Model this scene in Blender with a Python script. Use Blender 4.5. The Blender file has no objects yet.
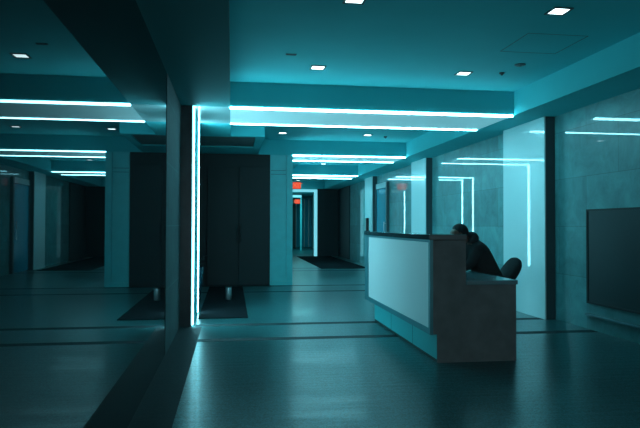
import bpy, bmesh, math, random
from mathutils import Vector, Matrix
random.seed(7)
S = bpy.context.scene
COL = S.collection

# ------------------------------------------------------------------ materials
def nt(name):
    m = bpy.data.materials.new(name); m.use_nodes = True
    t = m.node_tree; b = t.nodes['Principled BSDF']
    return m, t, b

def plain(name, col, rough=.5, metal=0., spec=.5, coat=0., ior=1.5, var=.0, vscale=6., bump=0., bscale=40.):
    m, t, b = nt(name)
    b.inputs['Base Color'].default_value = (*col, 1)
    b.inputs['Roughness'].default_value = rough
    b.inputs['Metallic'].default_value = metal
    b.inputs['Specular IOR Level'].default_value = spec
    b.inputs['IOR'].default_value = ior
    b.inputs['Coat Weight'].default_value = coat
    b.inputs['Coat Roughness'].default_value = .03
    tc = t.nodes.new('ShaderNodeTexCoord')
    if var > 0:
        n = t.nodes.new('ShaderNodeTexNoise'); n.inputs['Scale'].default_value = vscale; n.inputs['Detail'].default_value = 6
        r = t.nodes.new('ShaderNodeValToRGB')
        r.color_ramp.elements[0].color = (*[c*(1-var) for c in col], 1); r.color_ramp.elements[0].position = .3
        r.color_ramp.elements[1].color = (*[min(1, c*(1+var)) for c in col], 1); r.color_ramp.elements[1].position = .7
        t.links.new(tc.outputs['Object'], n.inputs['Vector']); t.links.new(n.outputs['Fac'], r.inputs['Fac'])
        t.links.new(r.outputs['Color'], b.inputs['Base Color'])
    if bump > 0:
        n = t.nodes.new('ShaderNodeTexNoise'); n.inputs['Scale'].default_value = bscale
        u = t.nodes.new('ShaderNodeBump'); u.inputs['Strength'].default_value = bump; u.inputs['Distance'].default_value = .01
        t.links.new(tc.outputs['Object'], n.inputs['Vector']); t.links.new(n.outputs['Fac'], u.inputs['Height'])
        t.links.new(u.outputs['Normal'], b.inputs['Normal'])
    return m

def glow(name, col, rough, coat, ecol, es):
    m = plain(name, col, rough, coat=coat); b = m.node_tree.nodes['Principled BSDF']
    b.inputs['Emission Color'].default_value = (*ecol, 1); b.inputs['Emission Strength'].default_value = es
    return m

def emit(name, col, strength, base=.8):
    m, t, b = nt(name)
    b.inputs['Base Color'].default_value = (base, base, base, 1)
    b.inputs['Emission Color'].default_value = (*col, 1)
    b.inputs['Emission Strength'].default_value = strength
    return m

def stone(name, lo, hi, rough, tile, coat=0., axis='YZ', ior=1.5, seam=.55):
    m, t, b = nt(name); N = t.nodes.new; L = t.links.new
    tc = N('ShaderNodeTexCoord'); sp = N('ShaderNodeSeparateXYZ'); cb = N('ShaderNodeCombineXYZ')
    L(tc.outputs['Object'], sp.inputs[0])
    L(sp.outputs[axis[0]], cb.inputs['X']); L(sp.outputs[axis[1]], cb.inputs['Y'])
    br = N('ShaderNodeTexBrick'); L(cb.outputs[0], br.inputs['Vector'])
    br.inputs['Scale'].default_value = 1; br.inputs['Brick Width'].default_value = tile[0]; br.inputs['Row Height'].default_value = tile[1]
    br.inputs['Mortar Size'].default_value = .004; br.inputs['Mortar Smooth'].default_value = .2
    br.inputs['Color1'].default_value = (.8, .8, .8, 1); br.inputs['Color2'].default_value = (1.1, 1.1, 1.1, 1); br.inputs['Mortar'].default_value = (seam, seam, seam, 1)
    n1 = N('ShaderNodeTexNoise'); n1.inputs['Scale'].default_value = 3.2; n1.inputs['Detail'].default_value = 9; n1.inputs['Roughness'].default_value = .68; n1.inputs['Distortion'].default_value = .6
    L(tc.outputs['Object'], n1.inputs['Vector'])
    r = N('ShaderNodeValToRGB'); L(n1.outputs['Fac'], r.inputs['Fac'])
    r.color_ramp.elements[0].color = (*lo, 1); r.color_ramp.elements[0].position = .32
    r.color_ramp.elements[1].color = (*hi, 1); r.color_ramp.elements[1].position = .68
    mx = N('ShaderNodeMix'); mx.data_type = 'RGBA'; mx.blend_type = 'MULTIPLY'; mx.inputs['Factor'].default_value = 1
    L(r.outputs['Color'], mx.inputs['A']); L(br.outputs['Color'], mx.inputs['B'])
    L(mx.outputs['Result'], b.inputs['Base Color'])
    b.inputs['Roughness'].default_value = rough; b.inputs['Coat Weight'].default_value = coat; b.inputs['Coat Roughness'].default_value = .02
    b.inputs['IOR'].default_value = ior
    return m

def terrazzo(name, lo, hi, rough):
    m, t, b = nt(name); N = t.nodes.new; L = t.links.new
    tc = N('ShaderNodeTexCoord')
    v = N('ShaderNodeTexVoronoi'); v.inputs['Scale'].default_value = 110; L(tc.outputs['Object'], v.inputs['Vector'])
    r = N('ShaderNodeValToRGB'); L(v.outputs['Color'], r.inputs['Fac'])
    r.color_ramp.elements[0].color = (*lo, 1); r.color_ramp.elements[0].position = .2
    r.color_ramp.elements[1].color = (*hi, 1); r.color_ramp.elements[1].position = .8
    n = N('ShaderNodeTexNoise'); n.inputs['Scale'].default_value = .9; n.inputs['Detail'].default_value = 5; L(tc.outputs['Object'], n.inputs['Vector'])
    mr = N('ShaderNodeMapRange'); mr.inputs['To Min'].default_value = .8; mr.inputs['To Max'].default_value = 1.15; L(n.outputs['Fac'], mr.inputs['Value'])
    mx = N('ShaderNodeMix'); mx.data_type = 'RGBA'; mx.blend_type = 'MULTIPLY'; mx.inputs['Factor'].default_value = 1
    L(r.outputs['Color'], mx.inputs['A']); L(mr.outputs[0], mx.inputs['B']); L(mx.outputs['Result'], b.inputs['Base Color'])
    b.inputs['Roughness'].default_value = rough; b.inputs['IOR'].default_value = 1.36; b.inputs['Coat Weight'].default_value = .055 if rough < .5 else 0; b.inputs['Coat Roughness'].default_value = .05
    w = N('ShaderNodeTexNoise'); w.inputs['Scale'].default_value = 2; w.inputs['Detail'].default_value = 2
    mp = N('ShaderNodeMapping'); mp.inputs['Scale'].default_value = (.8, 9, 1); L(tc.outputs['Object'], mp.inputs['Vector']); L(mp.outputs[0], w.inputs['Vector'])
    u = N('ShaderNodeBump'); u.inputs['Strength'].default_value = 1; u.inputs['Distance'].default_value = .0028
    L(w.outputs['Fac'], u.inputs['Height']); L(u.outputs['Normal'], b.inputs['Normal'])
    return m

TEAL = (.32, 1.0, 1.18)
M = dict(
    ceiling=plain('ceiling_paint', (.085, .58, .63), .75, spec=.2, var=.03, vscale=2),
    soffit=plain('shaded_soffit_paint', (.07, .26, .28), .75, spec=.2),  # ceiling paint with the left soffit's shade darkened into the colour
    mirror=plain('dark_glass_wall', (.018, .024, .026), .012, ior=1.25),
    stone=stone('polished_grey_stone', (.05, .20, .21), (.11, .36, .38), .4, (1.25, .62), coat=.9),
    marble=stone('polished_green_marble', (.025, .05, .055), (.045, .09, .095), .75, (1.4, .62), coat=.0, seam=1.8),
    pier=plain('dark_pier_stone', (.05, .09, .10), .3, var=.2),
    white=plain('white_back_painted_glass', (.62, .80, .82), .28, coat=.8),
    pierglass=glow('lit_white_glass', (.62, .80, .82), .28, .8, (.38, 1, 1.15), .0),
    deskglass=plain('white_desk_glass', (.84, .86, .87), .35, coat=.25),
    edge=plain('dark_metal_edge', (.05, .09, .10), .45),
    floor=terrazzo('polished_terrazzo', (.008, .042, .046), (.042, .175, .185), .28),
    band=terrazzo('dark_granite', (.010, .015, .017), (.02, .03, .035), .7),
    dark=plain('dark_laminate', (.19, .21, .215), .6, spec=.1, var=.15),
    frame=plain('blue_grey_metal_frame', (.05, .22, .26), .35, metal=.3),
    base=plain('teal_laminate_plinth', (.05, .50, .54), .3, coat=.2),
    top=plain('dark_stone_top', (.03, .06, .07), .12, coat=.5),
    worktop=plain('grey_laminate_worktop', (.12, .24, .27), .2, coat=.4),
    led=emit('cool_white_led', TEAL, 24.0),
    legfront=emit('soft_led_front', TEAL, 2.6), legled=emit('pier_led', TEAL, 21.0),
    beamglow=emit('beam_underside_glow', (.36, 1.0, 1.2), .225),  # added emission for the bright beam undersides between the strips
    ledframe=emit('dim_cool_led', (.22, .8, .95), .75),
    down=emit('downlight_glow', (.75, 1, 1.05), 6.0),
    doorlight=emit('far_room_lamp', (.12, .9, 1.1), 5.),
    red=emit('red_exit_letters', (1, .10, .03), 1.5),
    redface=emit('red_exit_face', (1, .085, .03), .8, .02),
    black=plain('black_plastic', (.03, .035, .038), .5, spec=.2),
    screen=plain('black_wall_screen', (.03, .042, .047), .35, spec=.25),
    cloth=plain('dark_cloth', (.05, .055, .058), .95, spec=.1, var=.2, bump=.3),
    trous=plain('dark_trouser_cloth', (.10, .11, .12), .95, spec=.1, bump=.3),
    skin=plain('skin', (.16, .10, .075), .6),
    hair=plain('black_hair', (.04, .045, .048), .8, spec=.15, bump=.6, bscale=90),
    fabric=plain('black_chair_fabric', (.035, .042, .046), .9, spec=.1, bump=.3, bscale=120),
    carpet=plain('dark_carpet', (.010, .013, .015), 1., spec=.02, bump=.5, bscale=200),
    blue=plain('blue_tinted_door_glass', (.015, .30, .42), .15, coat=.4),
    teal=plain('teal_wall_panel', (.10, .62, .66), .4, var=.06),
    leaf=plain('dark_leaf', (.015, .06, .07), .45, var=.3),
    pot=plain('blue_glazed_pot', (.01, .05, .08), .25),
    steel=plain('brushed_steel', (.35, .42, .44), .35, metal=.8),
    grey=plain('grey_plastic', (.08, .12, .13), .5),
)

# ------------------------------------------------------------------ helpers
def mesh_obj(name, bm, mat, parent=None, smooth=False):
    me = bpy.data.meshes.new(name)
    bmesh.ops.recalc_face_normals(bm, faces=bm.faces)
    bm.to_mesh(me); bm.free()
    if smooth:
        for p in me.polygons: p.use_smooth = True
    o = bpy.data.objects.new(name, me); COL.objects.link(o)
    if mat: me.materials.append(M[mat])
    if parent: o.parent = parent
    return o

def addbox(bm, x0, x1, y0, y1, z0, z1, bev=0.):
    r = bmesh.ops.create_cube(bm, size=1)
    vs = r['verts']
    for v in vs:
        v.co = Vector(((x0+x1)/2+v.co.x*(x1-x0), (y0+y1)/2+v.co.y*(y1-y0), (z0+z1)/2+v.co.z*(z1-z0)))
    if bev > 0:
        es = list({e for v in vs for e in v.link_edges})
        bmesh.ops.bevel(bm, geom=es, offset=bev, segments=2, profile=.5, affect='EDGES')

def box(name, mat, x0, x1, y0, y1, z0, z1, parent=None, bev=0., off=(0, 0, 0)):
    bm = bmesh.new(); addbox(bm, x0-off[0], x1-off[0], y0-off[1], y1-off[1], z0-off[2], z1-off[2], bev)
    return mesh_obj(name, bm, mat, parent)

def addcyl(bm, p0, p1, r0, r1=None, seg=20):
    p0, p1 = Vector(p0), Vector(p1); r1 = r0 if r1 is None else r1
    d = p1-p0
    mtx = Matrix.Translation((p0+p1)/2) @ d.to_track_quat('Z', 'Y').to_matrix().to_4x4()
    bmesh.ops.create_cone(bm, cap_ends=True, segments=seg, radius1=r0, radius2=r1, depth=d.length, matrix=mtx)

def lathe(bm, prof, seg=24, c=(0, 0, 0)):
    rings = []
    for r, z in prof:
        rings.append([bm.verts.new((c[0]+r*math.cos(2*math.pi*i/seg), c[1]+r*math.sin(2*math.pi*i/seg), c[2]+z)) for i in range(seg)])
    for a, b in zip(rings, rings[1:]):
        for i in range(seg): bm.faces.new((a[i], a[(i+1) % seg], b[(i+1) % seg], b[i]))
    bm.faces.new(rings[0]); bm.faces.new(rings[-1])

def empty(name, loc):
    o = bpy.data.objects.new(name, None); COL.objects.link(o); o.location = loc; o.empty_display_size = .1
    return o
def tag(o, label, cat, group=None):
    o['label'] = label; o['category'] = cat
    if group: o['group'] = group
    return o
def struct(o, label=None):
    o['kind'] = 'structure'
    if label: o['label'] = label
    return o

T = 2.715      # underside of beams and soffits
C = 3.03       # coffer ceiling
XW = 4.28      # right stone wall
XP = 4.13      # face of white piers
XM = -.63      # dark glass wall
XL = 1.25      # left wall of the far hall
PORT = [(7.6, 8.85), (12.65, 13.70), (17.7, 18.7)]
YE = 25.5

# ------------------------------------------------------------------ room
fl = struct(box('floor', 'floor', -3.2, 4.6, -3, 36, -.12, 0), 'speckled polished terrazzo floor with reflections')
def band(y0, y1, x0, x1, n):
    struct(box('trim_%d' % n, 'band', x0, x1, y0, y1, -.02, .0012), 'dark granite band across the terrazzo floor')
k = 1
for y, x0 in ((6.64, -.36), (7.63, -.44), (11.36, XL-3.9), (12.46, XL-3.9), (16.5, XL), (17.5, XL)):
    band(y, y+.15 if y < 9 else y+.13, x0, XW, k); k += 1
struct(box('trim_7', 'band', XM, -.36, -3, 7.6, -.02, .0016), 'dark granite border of the floor along the glass wall')

wl = struct(box('wall_left', 'mirror', XM-.22, XM, -3, 7.6, 0, C), 'dark mirror-like glass wall')
box('marble_return', 'marble', XM-.01, XM+.004, 6.0, 7.6, 0, T, wl)
p = struct(box('wall_left_pier', 'pier', XM-.22, -.478, 7.6, 8.85, 0, T), 'dark stone pier at the end of the glass wall')
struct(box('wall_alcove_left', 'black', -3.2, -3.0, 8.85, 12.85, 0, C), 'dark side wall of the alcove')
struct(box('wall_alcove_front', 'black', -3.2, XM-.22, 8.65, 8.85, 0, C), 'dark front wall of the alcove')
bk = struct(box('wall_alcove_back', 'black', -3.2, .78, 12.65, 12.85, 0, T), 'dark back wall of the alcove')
blk = struct(box('wall_hall_left', 'teal', .78, XL, 12.66, YE, 0, T), 'teal wall block where the hall narrows')
b1 = box('cladding_panel', 'teal', .80, 1.105, 12.635, 12.66, .09, T-.01, blk)
bm = bmesh.new()
for z in (2.30, 2.38): addbox(bm, .80, 1.105, 12.628, 12.637, z, z+.012)
mesh_obj('panel_rail', bm, 'frame', blk)
box('corner_pilaster', 'teal', 1.125, XL, 12.625, 12.66, .09, T-.01, blk)
struct(box('baseboard_hall_left', 'teal', .78, XL, 12.615, 12.66, 0, .085), 'low baseboard of the teal wall block')
# dark double door in the back of the alcove
d = struct(empty('door_1', (.15, 12.65, 0)), 'dark double door at the back of the alcove')
for s, x0, x1 in ((0, -.50, .135), (1, .145, .76)):
    lf = box('door_leaf', 'black', x0, x1, 12.60, 12.645, .01, 2.45, d, .004, (.15, 12.65, 0))
    bm = bmesh.new(); hx = .10 if s == 0 else .18
    addcyl(bm, (hx-.15, -.10, .9), (hx-.15, -.10, 1.25), .012)
    for z in (.93, 1.22): addcyl(bm, (hx-.15, -.10, z), (hx-.15, -.045, z), .008)
    mesh_obj('door_handle', bm, 'black', lf)
wr = struct(box('wall_right', 'stone', XW, XW+.2, -3, YE, 0, C), 'mottled polished grey stone wall')

# far end
def farwall():
    struct(box('wall_back', 'dark', 3.42, XW, YE, YE+.2, 0, C), 'dark end wall beside the lit doorway')
    struct(box('wall_back_left', 'dark', .9, 2.2, YE, YE+.2, 0, C), 'end wall left of the lit doorway')
    struct(box('wall_back_header', 'teal', 2.2, 3.42, YE, YE+.2, 2.72, C), 'header over the lit doorway')
    struct(box('wall_far_room_left', 'teal', 1.9, 2.2, YE+.2, 34, 0, C), 'teal side wall of the room beyond the doorway')
    struct(box('wall_far_room_right', 'teal', 4.4, 4.6, YE+.2, 34, 0, C), 'right wall of the room beyond the doorway')
    struct(box('wall_far_room_back', 'teal', 1.9, 4.6, 34, 34.2, 0, C), 'teal back wall of the room beyond the doorway')
    struct(box('ceiling_far_room', 'ceiling', 1.9, 4.6, YE+.2, 34.2, 2.85, 2.95), 'ceiling of the room beyond the doorway')
farwall()
# dark recess on right wall far away
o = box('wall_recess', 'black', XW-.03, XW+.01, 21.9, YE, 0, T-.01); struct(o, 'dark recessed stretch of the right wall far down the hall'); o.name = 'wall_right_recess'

# ceiling: one slab of coffer ceiling plus dropped soffits and beams as its parts
ceil = struct(box('ceiling', 'ceiling', -3.2, 4.5, -3, YE+.2, C, C+.12), 'teal coffered ceiling')
def cb(name, *a):
    return box(name, 'ceiling', *a, parent=ceil)
cb('right_soffit', 3.7, XW, -3, YE, T, C)
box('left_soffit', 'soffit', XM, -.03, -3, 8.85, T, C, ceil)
cb('alcove_soffit', -3.0, -.03, 8.85, 10.1, T, C)
# dropped bulkhead with a dark trough over the alcove
bm = bmesh.new()
addbox(bm, .39, .53, 10.1, 12.65, T, C); addbox(bm, -3.0, .39, 10.1, 10.2, T, C); addbox(bm, -3.0, .39, 11.55, 12.65, T, C); addbox(bm, -3.0, .39, 10.2, 11.55, T+.2, C)
mesh_obj('bulkhead', bm, 'ceiling', ceil)
box('trough_lining', 'dark', -3.0, .385, 10.205, 11.545, T+.02, T+.2, ceil)
for i, (y0, y1) in enumerate(PORT):
    cb('beam', -.03 if i == 0 else (.53 if i == 1 else XL), 3.7, y0, y1, T, C)
cb('beam', XL, 3.7, 24.3, YE, T, C)
cb('far_left_soffit', XL, 1.57, 13.701, 24.299, T, C)
cb('wall_head', -3.0, XL-.001, 13.7, YE, T, C); cb('door_head', -3.0, .529, 12.651, 13.7, T, C)

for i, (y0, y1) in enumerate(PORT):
    box('underside_glow', 'beamglow', (-.03, XL, XL)[i], 3.7, y0+.052, y1-.052, T-.004, T, ceil)  # glowing sheet added under each beam, also brightens floor, desk and piers
box('portal_soffit', 'white', XM, -.031, 7.61, 8.84, T-.003, T, ceil)
box('pier_cladding', 'teal', -.480, -.474, 7.615, 8.835, 0, T-.004, p)

# white glass piers on the right wall
piernames = ['tall white glossy glass pier beside the reception desk, nearest to the camera',
             'white glossy glass pier on the right wall, seen just behind the counter top',
             'farthest narrow white glass pier on the right wall, above the far end of the counter']
for i, (y0, y1) in enumerate(PORT):
    t = tag(empty('wall_pier', ((XP+XW)/2, (y0+y1)/2, 0)), piernames[i], 'pillar', 'white glass piers on the right wall')
    off = ((XP+XW)/2, (y0+y1)/2, 0)
    box('glass_face', 'pierglass', XP, XP+.02, y0, y1, .0, T-.002, t, .002, off)
    box('pier_core', 'edge', XP+.02, XW-.001, y0+.001, y1-.001, 0, T-.002, t, 0, off)

# light strips
LAST = [None]
def strip(label, group, mat, x0, x1, y0, y1, z0, z1):
    o = empty('light_strip', ((x0+x1)/2, (y0+y1)/2, z0))
    tag(o, label, 'light strip', group)
    off = o.location
    LAST[0] = o
    box('diffuser', mat, x0, x1, y0, y1, z0, z1, o, .003, off)
    return o
W = .030
where = ['nearest ceiling beam', 'second ceiling beam from the front', 'third ceiling beam from the front']
for i, (y0, y1) in enumerate(PORT):
    xa = (-.03, XL, XL)[i]
    strip('white light strip along the front lower edge of the ' + where[i], 'ceiling light strips', 'led', xa, 3.69, y0-.006, y0+.050, T-(.020 if i == 0 else .014), T+.004)
    strip('white light strip along the rear lower edge of the ' + where[i], 'ceiling light strips', 'led', xa, 3.69, y1-.050, y1+.006, T-.014, T+.004)
    if i == 0:
        strip('vertical white light strip on the front edge of the dark pier at the glass wall', 'vertical light strips', 'legled', -.484, -.468, y0-.004, y0+.13, .02, T-.004)
        box('front_lens', 'legfront', -.4845, -.4665, y0-.012, y0-.0045, .02, T-.004, LAST[0], 0, LAST[0].location)
        box('channel', 'black', -.497, -.489, y0-.036, y0-.001, .02, T-.004, bpy.data.objects['light_strip'] if 0 else LAST[0], 0, LAST[0].location)
        strip('vertical white light strip on the rear edge of the dark pier at the glass wall', 'vertical light strips', 'legled', -.472, -.467, y1-.13, y1+.0, .02, T-.004)
    else:
        for nm, yy in (('front', y0+.03), ('rear', y1-.10)):
            strip('vertical light strip on the left wall under the %s edge of the %s ceiling beam' % (nm, ('', 'second', 'third')[i]), 'vertical light strips', 'led', XL-.02, XL+.002, yy, yy+.08, .3 if i == 1 else .02, T-.002)

strip('vertical light strip on the left wall beside the doorway at the far end', 'vertical light strips', 'legled', XL-.02, XL+.002, 25.20, 25.28, .02, T-.004)

# downlights
def downlight(x, y, z, label):
    t = tag(empty('downlight', (x, y, z)), label, 'ceiling light', 'square recessed ceiling downlights')
    bm = bmesh.new(); a = .085; b = .066
    addbox(bm, -a, a, -a, -b, -.008, .01); addbox(bm, -a, a, b, a, -.008, .01); addbox(bm, -a, -b, -b, b, -.008, .01); addbox(bm, b, a, -b, b, -.008, .01)
    mesh_obj('trim_ring', bm, 'grey', t)
    box('lamp', 'down', -b, b, -b, b, -.003, .008, t)
DL = [(.95, 4.67, 'square downlight cut by the top edge of the picture, above the near floor'),
      (2.67, 4.67, 'square downlight at the upper right, nearest to the right soffit and the camera'),
      (.95, 6.76, 'square downlight in the near ceiling, left one just before the first beam'),
      (2.67, 6.76, 'square downlight in the near ceiling, right one just before the first beam'),
      (.96, 11.70, 'small square downlight on the left, between the first and second beams'),
      (2.64, 11.70, 'small square downlight on the right, between the first and second beams'),
      (.96, 9.55, 'square downlight hidden close behind the first beam, left one'),
      (2.64, 9.55, 'square downlight hidden close behind the first beam, right one'),
      (2.62, 17.42, 'tiny square downlight just before the third ceiling beam'),
      (2.60, 24.05, 'farthest tiny downlight above the exit sign')]
for x, y, l in DL:
    if 'hidden' in l: continue
    downlight(x, y, C, l)

# ceiling fittings
def disc(name, x, y, r, h, label, cat, mat='grey'):
    t = tag(empty(name, (x, y, C)), label, cat)
    bm = bmesh.new(); lathe(bm, [(r, .002), (r, -h*.3), (r*.75, -h*.6), (r*.4, -h*.7)]); mesh_obj('base', bm, mat, t, True)
    bm = bmesh.new(); lathe(bm, [(r*.35, -h*.6), (r*.3, -h), (r*.1, -h*1.1)]); mesh_obj('sensor', bm, mat, t, True)
    return t
disc('smoke_detector', 3.10, 6.67, .03, .03, 'small dark round detector on the near ceiling beside a downlight', 'smoke detector')
disc('ceiling_speaker', 3.14, 6.30, .06, .02, 'flat round ceiling fitting nearest to the right soffit', 'ceiling fitting')
disc('sprinkler_head', 3.03, 11.82, .035, .04, 'small dark round sprinkler between the first and second beams', 'sprinkler')
t = tag(empty('air_slot', (.60, 6.28, C)), 'short dark slot-shaped air vent in the near ceiling', 'vent')
bm = bmesh.new(); addbox(bm, -.055, .055, -.02, -.013, -.008, 0); addbox(bm, -.055, .055, .013, .02, -.008, 0)
addbox(bm, -.055, -.047, -.02, .02, -.008, 0); addbox(bm, .047, .055, -.02, .02, -.008, 0)
mesh_obj('slot_frame', bm, 'grey', t); box('slot_grille', 'black', -.047, .047, -.013, .013, -.004, 0, t)
t = tag(empty('access_hatch', (3.0, 5.55, C)), 'faint square access hatch flush in the near ceiling', 'hatch')
bm = bmesh.new()
for a0, a1, c0, c1 in ((-.3, .3, -.3, -.294), (-.3, .3, .294, .3), (-.3, -.294, -.3, .3), (.294, .3, -.3, .3)): addbox(bm, a0, a1, c0, c1, -.002, .001)
mesh_obj('hatch_frame', bm, 'grey', t)

# ------------------------------------------------------------------ reception desk
DX0, DX1, DY0, DY1 = 1.787, 2.13, 5.345, 8.08
t = tag(empty('reception_desk', (1.95, 6.7, 0)), 'reception counter with glowing white glass front panel, dark end and recessed plinth', 'reception desk')
off = (1.95, 6.7, 0)
box('counter_body', 'dark', DX0+.03, DX1, DY0, DY1, .258, 1.115, t, 0, off)
bm = bmesh.new()   # front frame around the glass
for y0, y1, z0, z1 in ((DY0, DY1, .255, .31), (DY0, DY1, 1.095, 1.118), (DY0, DY0+.045, .31, 1.095), (DY1-.19, DY1, .31, 1.095)):
    addbox(bm, DX0-off[0], DX0+.03-off[0], y0-off[1]+.0005, y1-off[1], z0, z1)
mesh_obj('panel_frame', bm, 'frame', t)
fg = box('glass_panel', 'deskglass', DX0+.008, DX0+.028, DY0+.045, DY1-.19, .31, 1.095, t, 0, off)
box('counter_top', 'top', DX0-.012, DX1+.01, DY0-.006, DY1+.01, 1.118, 1.168, t, .004, off)
pb = box('plinth', 'base', 1.853, DX1-.01, DY0+.004, 7.79, .03, .258, t, 0, off)
for y in (6.1, 6.95): box('plinth_seam', 'edge', 1.851, 1.854, y, y+.006, .03, .256, pb, 0, off)
box('kick_strip', 'black', 1.858, DX1-.01, DY0+.002, 7.785, 0, .03, t, 0, off)
box('plinth_end', 'dark', 1.853, DX1, DY0-.001, DY0+.004, .0, .258, t, 0, off)
box('end_panel', 'dark', DX1+.0005, 2.618, DY0, DY0+.04, 0, .705, t, 0, off)
box('side_panel', 'dark', 2.585, 2.618, DY0+.04, DY0+.62, 0, .705, t, 0, off)
box('worktop', 'worktop', DX1+.0005, 2.63, DY0-.012, DY1, .705, .745, t, .003, off)

t = tag(empty('card_holder', (1.80, 8.0, 1.168)), 'small upright black card holder on the far end of the counter top', 'card holder')
box('foot', 'black', -.03, .03, -.04, .04, 0, .012, t, .002)
box('plate', 'black', -.016, .016, -.035, .035, .012, .18, t, .003)

# ------------------------------------------------------------------ office chair
CH = Vector((2.875, 6.62, 0))
t = tag(empty('office_chair', CH), 'black office chair with an oval leaning backrest, the person sits on it behind the desk', 'chair')
def superellipse(bm, a, b, th, n=3., mtx=Matrix.Identity(4), curve=0.):
    seg = 40; layers = [(-.5, .80), (-.42, .93), (-.2, 1), (.2, 1), (.42, .93), (.5, .80)]
    rings = []
    for lz, s in layers:
        ring = []
        for i in range(seg):
            c, q = math.cos(2*math.pi*i/seg), math.sin(2*math.pi*i/seg)
            x = a*s*math.copysign(abs(c)**(2/n), c); y = b*s*math.copysign(abs(q)**(2/n), q)
            ring.append(bm.verts.new(mtx @ Vector((x, y, lz*th+curve*x*x))))
        rings.append(ring)
    for A, B in zip(rings, rings[1:]):
        for i in range(seg): bm.faces.new((A[i], A[(i+1) % seg], B[(i+1) % seg], B[i]))
    bm.faces.new(rings[0]); bm.faces.new(rings[-1])
bm = bmesh.new(); superellipse(bm, .24, .24, .08, 3.5, Matrix.Translation((0, 0, .43))); mesh_obj('seat', bm, 'fabric', t, True)
tilt = math.radians(35)
# backrest: local x = width (world Y), local y = height, local z = thickness
zax = Vector((math.cos(tilt), 0, -math.sin(tilt))); yax = Vector((math.sin(tilt), 0, math.cos(tilt))); xax = Vector((0, 1, 0))
mt = Matrix((xax, yax, zax)).transposed().to_4x4(); mt.translation = Vector((.255, 0, .70))
bm = bmesh.new(); superellipse(bm, .185, .215, .08, 2.4, mt, .5); mesh_obj('backrest', bm, 'fabric', t, True)
bm = bmesh.new()
for a, b in (((.05, 0, .375), (.20, 0, .39)), ((.20, 0, .39), (.27, 0, .50)), ((.27, 0, .50), (.33, 0, .66))): addcyl(bm, a, b, .018)
mesh_obj('back_support', bm, 'black', t, True)
bm = bmesh.new(); addcyl(bm, (0, 0, .12), (0, 0, .30), .032); addcyl(bm, (0, 0, .29), (0, 0, .385), .02); addbox(bm, -.1, .1, -.08, .08, .37, .392)
mesh_obj('gas_column', bm, 'black', t)
for i in range(5):
    an = 2*math.pi*i/5+.3; c, s = math.cos(an), math.sin(an)
    bm = bmesh.new(); addcyl(bm, (0, 0, .12), (.29*c, .29*s, .075), .026, .016); lg = mesh_obj('base_spoke', bm, 'black', t, True)
    bm = bmesh.new()
    for q in (-.014, .014): addcyl(bm, (.29*c-s*(q-.009), .29*s+c*(q-.009), .028), (.29*c-s*(q+.009), .29*s+c*(q+.009), .028), .028)
    addcyl(bm, (.29*c, .29*s, .03), (.29*c, .29*s, .08), .008)
    mesh_obj('caster', bm, 'black', lg)

# ------------------------------------------------------------------ person
def skinned(name, verts, edges, mat, parent, root=0, sub=2):
    me = bpy.data.meshes.new(name)
    me.from_pydata([v[:3] for v in verts], edges, [])
    o = bpy.data.objects.new(name, me); COL.objects.link(o); o.parent = parent
    me.materials.append(M[mat])
    sk = o.modifiers.new('skin', 'SKIN'); sk.use_smooth_shade = True; sk.branch_smoothing = .3
    if not me.skin_vertices: 
        bpy.context.view_layer.objects.active = o
    lay = me.skin_vertices[0].data
    for i, v in enumerate(verts):
        r = v[3]; lay[i].radius = (r, v[4] if len(v) > 4 else r); lay[i].use_root = (i == root)
    ss = o.modifiers.new('sub', 'SUBSURF'); ss.levels = sub; ss.render_levels = sub
    return o
PY = 6.62
P = tag(empty('person', (2.90, PY, 0)), 'person in a dark hooded top slumped forward over the desk, seated behind the counter', 'person')
def L(x, y, z): return (x-2.90, y, z)          # y already relative to PY
V = []; Eg = []
def add(x, y, z, r, r2=None, link=None):
    V.append((x-2.90, y, z, r, r2 if r2 else r)); i = len(V)-1
    if link is not None: Eg.append((link, i))
    return i
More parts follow.
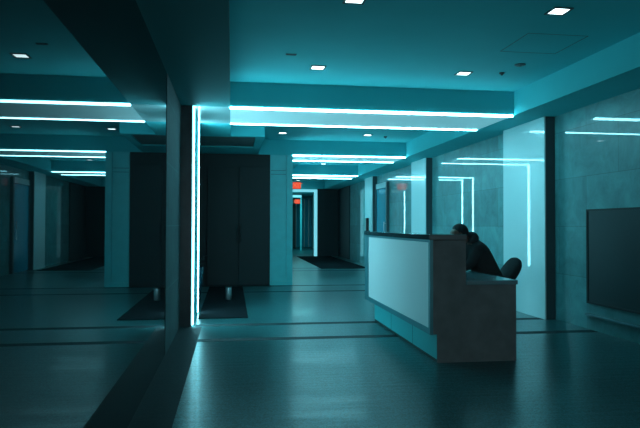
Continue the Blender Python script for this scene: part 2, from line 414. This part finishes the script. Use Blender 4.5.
# body (skin), pelvis first
pel = add(2.90, 0, .55, .12, .15)
sp1 = add(2.88, 0, .68, .105, .14, pel)
sp2 = add(2.80, 0, .82, .11, .15, sp1)
ch = add(2.71, 0, .95, .10, .15, sp2)
nk = add(2.65, 0, 1.06, .055, .055, ch)
nk2 = add(2.61, 0, 1.115, .052, .052, nk)
h1 = add(2.585, 0, 1.155, .078, .078, nk2)
h2 = add(2.55, 0, 1.185, .088, .080, h1)
h3 = add(2.508, 0, 1.155, .088, .074, h2)
h4 = add(2.49, 0, 1.11, .060, .052, h3)
hand_roots = []
for s in (-1, 1):
    sh = add(2.70, s*.15, 1.0, .060, .060, ch)
    el = add(2.60, s*.22, .80, .045, .045, sh)
    fo = add(2.48, s*.19, .785, .042, .038, el)
    wr_ = add(2.36, s*.11, .775, .026, .030, fo)
    pa = add(2.315, s*.085, .772, .020, .036, wr_)
    pa2 = add(2.28, s*.07, .770, .016, .036, pa)
    for j, (dy, ln) in enumerate(((-.030, .068), (-.010, .078), (.010, .073), (.030, .058))):
        bx, by = 2.262, s*.06+dy*(1 if s > 0 else -1)
        k0 = add(bx, by, .772, .0095, .0095, pa2)
        k1 = add(bx-ln*.4, by-s*.004, .776, .0088, .0088, k0)
        k2 = add(bx-ln*.75, by-s*.010, .768, .008, .008, k1)
        add(bx-ln, by-s*.014, .758, .007, .007, k2)
    t0 = add(2.315, s*.085-s*.040, .770, .012, .012, pa)
    t1 = add(2.29, s*.085-s*.062, .766, .010, .010, t0)
    add(2.268, s*.085-s*.072, .762, .008, .008, t1)
    hp = add(2.74, s*.10, .53, .075, .075, pel)
    kn = add(2.47, s*.13, .53, .062, .062, hp)
    sn = add(2.48, s*.13, .32, .052, .052, kn)
    an = add(2.52, s*.13, .10, .036, .036, sn)
    ft = add(2.45, s*.135, .05, .034, .038, an)
    add(2.36, s*.145, .038, .024, .038, ft)
body = skinned('body', V, Eg, 'skin', P)
# clothes: hooded top
V = []; Eg = []
aw = add(2.925, 0, .53, .15, .19)
a0 = add(2.92, 0, .60, .15, .19, aw)
a1 = add(2.89, 0, .71, .125, .168, a0)
a2 = add(2.81, 0, .85, .130, .180, a1)
a3 = add(2.73, 0, .965, .120, .185, a2)
a4 = add(2.68, 0, 1.055, .085, .115, a3)
add(2.645, 0, 1.095, .070, .075, a4)
for s in (-1, 1):
    b0 = add(2.69, s*.17, .985, .082, .082, a3)
    b1 = add(2.64, s*.225, .88, .070, .070, b0)
    b2 = add(2.58, s*.235, .805, .056, .056, b1)
    b3 = add(2.47, s*.19, .790, .050, .046, b2)
    add(2.37, s*.118, .782, .036, .036, b3)
skinned('hooded_top', V, Eg, 'cloth', P)
# folded-down hood behind the neck
V = []; Eg = []
c0 = add(2.752, 0, 1.148, .066, .080)
c1 = add(2.705, .085, 1.10, .045, .048, c0); add(2.64, .12, 1.06, .030, .030, c1)
c2 = add(2.705, -.085, 1.10, .045, .048, c0); add(2.64, -.12, 1.06, .030, .030, c2)
skinned('hood', V, Eg, 'cloth', P)
V = []; Eg = []
ew = add(2.915, 0, .66, .125, .165)
e0 = add(2.905, 0, .565, .105, .155, ew)
for s in (-1, 1):
    e1 = add(2.76, s*.115, .545, .112, .105, e0)
    e2 = add(2.48, s*.13, .54, .075, .075, e1)
    e3 = add(2.475, s*.13, .33, .064, .064, e2)
    add(2.52, s*.13, .12, .055, .055, e3)
skinned('trousers', V, Eg, 'trous', P)
for s in (-1, 1):
    V = []; Eg = []
    f0 = add(2.53, s*.13, .055, .046, .042); f1 = add(2.45, s*.137, .048, .045, .046, f0); f2 = add(2.36, s*.146, .038, .034, .044, f1); add(2.32, s*.15, .036, .026, .036, f2)
    skinned('shoe', V, Eg, 'black', P)
# hair cap, face
bm = bmesh.new(); bmesh.ops.create_uvsphere(bm, u_segments=28, v_segments=18, radius=1)
face = Vector((-.80, 0, -.60))                      # the way the face looks
for v in bm.verts:
    n = v.co.normalized(); k = n.dot(face)
    fr = 1.0 if k < .35 else max(.80, 1-(k-.35)*.6)   # the hair ends at the forehead
    v.co = Vector((n.x*.098*fr, n.y*.090*fr, n.z*.095*fr)) * (1+.012*math.sin(9*n.y+7*n.z))
    v.co = Vector((v.co.x+2.566-2.90, v.co.y, v.co.z+1.178))
mesh_obj('hair', bm, 'hair', P, True)
def blob(name, mat, c, r, parent, sc=(1, 1, 1)):
    bm = bmesh.new(); bmesh.ops.create_uvsphere(bm, u_segments=16, v_segments=10, radius=r)
    for v in bm.verts: v.co = Vector((v.co.x*sc[0]+c[0]-2.90, v.co.y*sc[1]+c[1], v.co.z*sc[2]+c[2]))
    return mesh_obj(name, bm, mat, parent, True)
for s in (-1, 1):
    blob('eye', 'white', (2.452+.020, s*.03, 1.150), .011, P)
    blob('ear', 'skin', (2.545, s*.083, 1.145), .026, P, (.8, .35, 1.2))
blob('nose', 'skin', (2.462, 0, 1.120), .016, P, (1.2, .8, 1.4))
blob('mouth', 'redface', (2.475, 0, 1.085), .016, P, (.5, 1.4, .4)).data.materials[0] = M['skin']

# ------------------------------------------------------------------ wall screen and ledge
t = tag(empty('wall_screen', (XW, 5.2, .89)), 'large black rectangular panel mounted low on the right stone wall', 'screen')
off = (XW, 5.2, .89)
box('screen_face', 'screen', XW-.028, XW-.004, 3.56, 6.79, .345, 1.425, t, 0, off)
bm = bmesh.new()
for y0, y1, z0, z1 in ((3.52, 6.83, .32, .345), (3.52, 6.83, 1.425, 1.45), (3.52, 3.56, .345, 1.425), (6.80, 6.83, .345, 1.425)):
    addbox(bm, XW-.035-off[0], XW-off[0]-.001, y0-off[1], y1-off[1], z0-off[2], z1-off[2])
mesh_obj('screen_frame', bm, 'black', t)
t = box('stone_ledge', 'worktop', XW-.05, XW+.01, 3.5, 6.84, .175, .20); tag(t, 'thin grey ledge running along the stone wall under the black panel', 'ledge')

# glass door on the right wall
d = struct(empty('door_2', (XW, 17.0, 0)), 'blue tinted glass door in the right wall far down the hall'); off = (XW, 17.0, 0)
bm = bmesh.new(); addbox(bm, XW-.07-off[0], XW-off[0], 16.28-off[1], 16.40-off[1], 0, 2.46); addbox(bm, XW-.07-off[0], XW-off[0], 17.56-off[1], 17.62-off[1], 0, 2.46)
mesh_obj('door_frame', bm, 'edge', d)
box('door_header', 'white', XW-.06, XW, 16.40, 17.56, 2.31, 2.46, d, 0, off)
lf = box('door_leaf', 'blue', XW-.045, XW-.01, 16.41, 17.55, .01, 2.30, d, 0, off)
bm = bmesh.new(); addcyl(bm, (XW-.09-off[0], 16.50-off[1], .85), (XW-.09-off[0], 16.50-off[1], 1.35), .012)
for z in (.9, 1.3): addcyl(bm, (XW-.09-off[0], 16.50-off[1], z), (XW-.045-off[0], 16.50-off[1], z), .008)
mesh_obj('door_handle', bm, 'steel', lf)

# dark carpet far down the hall
t = box('carpet', 'carpet', 2.55, XW-.35, 17.3, 24.1, .0, .012); tag(t, 'dark carpet runner on the right side of the floor far down the hall', 'carpet')

# lit portal frames at the end of the hall
t = tag(empty('doorway_light', (3.3, 24.2, 0)), 'glowing upright frame around the doorway at the far end of the hall', 'light strip')
off = (3.3, 24.2, 0)
box('lintel_light', 'ledframe', XL+.33, 3.39, 24.18, 24.28, T-.13, T-.03, t, 0, off)
box('jamb_light', 'ledframe', 3.27, 3.39, 24.18, 24.28, 0, T-.131, t, 0, off)
box('jamb_wall', 'black', 3.40, XW-.035, 24.22, 24.298, .002, T-.004, t, 0, off)
t = tag(empty('inner_doorway_light', (3.4, 30, 0)), 'smaller dim frame seen through the doorway, behind the first exit sign', 'light strip')
off = (3.4, 30, 0)
box('lintel', 'ledframe', 2.25, 3.40, 29.9, 30, 2.62, 2.74, t, 0, off)
box('jamb', 'teal', 3.34, 3.42, 29.9, 30, 0, 2.62, t, 0, off)
# dark door leaf under the second sign, mullioned screen beyond
d = struct(box('door_3', 'black', 2.22, 3.33, 31.9, 31.96, 0.01, 2.36), 'dark door beyond the doorway at the end of the hall')
w = struct(empty('window_1', (3.9, 33.6, 0)), 'mullioned glass screen at the back of the far room')
box('pane', 'blue', -.45, .55, 0, .03, .02, 2.7, w)
for x in (-.42, -.15, .05, .3): box('mullion', 'steel', x, x+.05, -.05, 0, .02, 2.7, w)

t = box('floor_mat', 'carpet', -.44, .22, 8.25, 12.4, 0, .010); tag(t, 'dark floor mat in the alcove behind the lit pier, under the small bin', 'mat')
# exit signs
def exit_sign(x, y, z, w, h, hang, label):
    t = tag(empty('exit_sign', (x, y, z)), label, 'exit sign', 'red exit signs')
    hs = box('housing', 'black', -w/2-.015, w/2+.015, -.02, .02, -h/2-.015, h/2+.015, t, .004)
    box('sign_face', 'redface', -w/2, w/2, -.024, -.021, -h/2, h/2, t)
    cu = bpy.data.curves.new('letters', 'FONT'); cu.body = 'EXIT'; cu.size = h*.95; cu.align_x = 'CENTER'; cu.align_y = 'CENTER'; cu.extrude = .001
    tmp = bpy.data.objects.new('letters', cu); COL.objects.link(tmp)
    me = bpy.data.meshes.new_from_object(tmp.evaluated_get(bpy.context.evaluated_depsgraph_get()))
    bpy.data.objects.remove(tmp); me.materials.clear(); me.materials.append(M['exitletters'])
    o = bpy.data.objects.new('letters', me); COL.objects.link(o); o.parent = t; o.location = (0, -.0262, 0); o.rotation_euler = (math.pi/2, 0, 0)
    if hang:
        bm = bmesh.new(); addcyl(bm, (0, 0, h/2), (0, 0, hang), .012); mesh_obj('hanger', bm, 'steel', t)
M['exitletters'] = emit('exit_letter_glow', (1, .22, .10), .9, .02)
exit_sign(2.30, 22, 2.69, .33, .24, C-2.69, 'red exit sign hanging from the ceiling far down the hall, the nearer and higher one')
exit_sign(3.33, 31, 2.46, .28, .22, 2.85-2.46, 'red exit sign seen through the far doorway, the smaller and lower one')

# small things in the dark alcove
t = tag(empty('waste_bin', (-.05, 10.25, .0105)), 'small metal bin standing on the floor in front of the dark double door', 'bin')
bm = bmesh.new(); lathe(bm, [(.045, 0), (.05, .01), (.052, .19), (.049, .2), (.047, .19), (.045, .02)]); mesh_obj('bin_body', bm, 'steel', t, True)
bm = bmesh.new(); lathe(bm, [(.053, .192), (.055, .2), (.053, .207), (.048, .207)]); mesh_obj('rim', bm, 'grey', t, True)
t = tag(empty('potted_plant', (-.63, 10.2, 0)), 'dark potted plant just behind the light strip pier, in the alcove', 'plant')
bm = bmesh.new(); lathe(bm, [(.10, 0), (.12, .02), (.16, .35), (.175, .55), (.165, .56), (.15, .5)]); mesh_obj('pot', bm, 'pot', t, True)
bm = bmesh.new()
for i in range(26):
    an = random.uniform(0, 2*math.pi); ln = random.uniform(.25, .48); up = random.uniform(.5, 1.2); w = random.uniform(.018, .03)
    d = Vector((math.cos(an), math.sin(an), 0)); sd = Vector((-d.y, d.x, 0))
    pr = None
    for k in range(7):
        u = k/6; c = Vector((0, 0, .52)) + d*(ln*.6*u) + Vector((0, 0, ln*up*(u-.45*u*u)))
        ww = w*math.sin(math.pi*(.12+.88*u)) + .001
        cur = [bm.verts.new(c+sd*ww), bm.verts.new(c-Vector((0, 0, .006))), bm.verts.new(c-sd*ww)]
        if pr:
            bm.faces.new((pr[0], pr[1], cur[1], cur[0])); bm.faces.new((pr[1], pr[2], cur[2], cur[1]))
        pr = cur
mesh_obj('leaves', bm, 'leaf', t, True)

# ------------------------------------------------------------------ light, camera
lamp = bpy.data.lights.new('far_room_light', 'AREA'); lamp.energy = 45; lamp.color = (.25, .95, 1); lamp.size = 1.2
lo = bpy.data.objects.new('far_room_light', lamp); COL.objects.link(lo); lo.location = (3.2, 28.3, 2.82)
wd = bpy.data.worlds.new('world'); S.world = wd; wd.use_nodes = True
wd.node_tree.nodes['Background'].inputs['Color'].default_value = (.66, .93, 1, 1)
wd.node_tree.nodes['Background'].inputs['Strength'].default_value = 1.1  # added fill entering by the open end behind the camera, lifts dark faces

f = 608.; H = 225.3; VX = 232.
a = math.atan((320-VX)/f); pch = math.atan((H-214)/f*math.cos(a)); rl = math.radians(.15)
F = Vector((math.sin(a)*math.cos(pch), math.cos(a)*math.cos(pch), math.sin(pch)))
R = Vector((math.cos(a), -math.sin(a), 0)); U = R.cross(F)
R2 = R*math.cos(rl)+U*math.sin(rl); U2 = R2.cross(F)
cam = bpy.data.cameras.new('camera'); co = bpy.data.objects.new('camera', cam); COL.objects.link(co)
mw = Matrix((R2, U2, -F)).transposed().to_4x4(); mw.translation = Vector((0, 0, 1.25)); co.matrix_world = mw
cam.sensor_width = 36; cam.lens = f/640*36; cam.clip_start = .05; cam.clip_end = 200
S.camera = co
S.view_settings.view_transform = 'Standard'; S.view_settings.look = 'None'; S.view_settings.gamma = 1; S.view_settings.use_curve_mapping = False
S.view_settings.exposure = 0
S.cycles.max_bounces = 10; S.cycles.glossy_bounces = 6; S.cycles.diffuse_bounces = 5; S.cycles.sample_clamp_indirect = 4
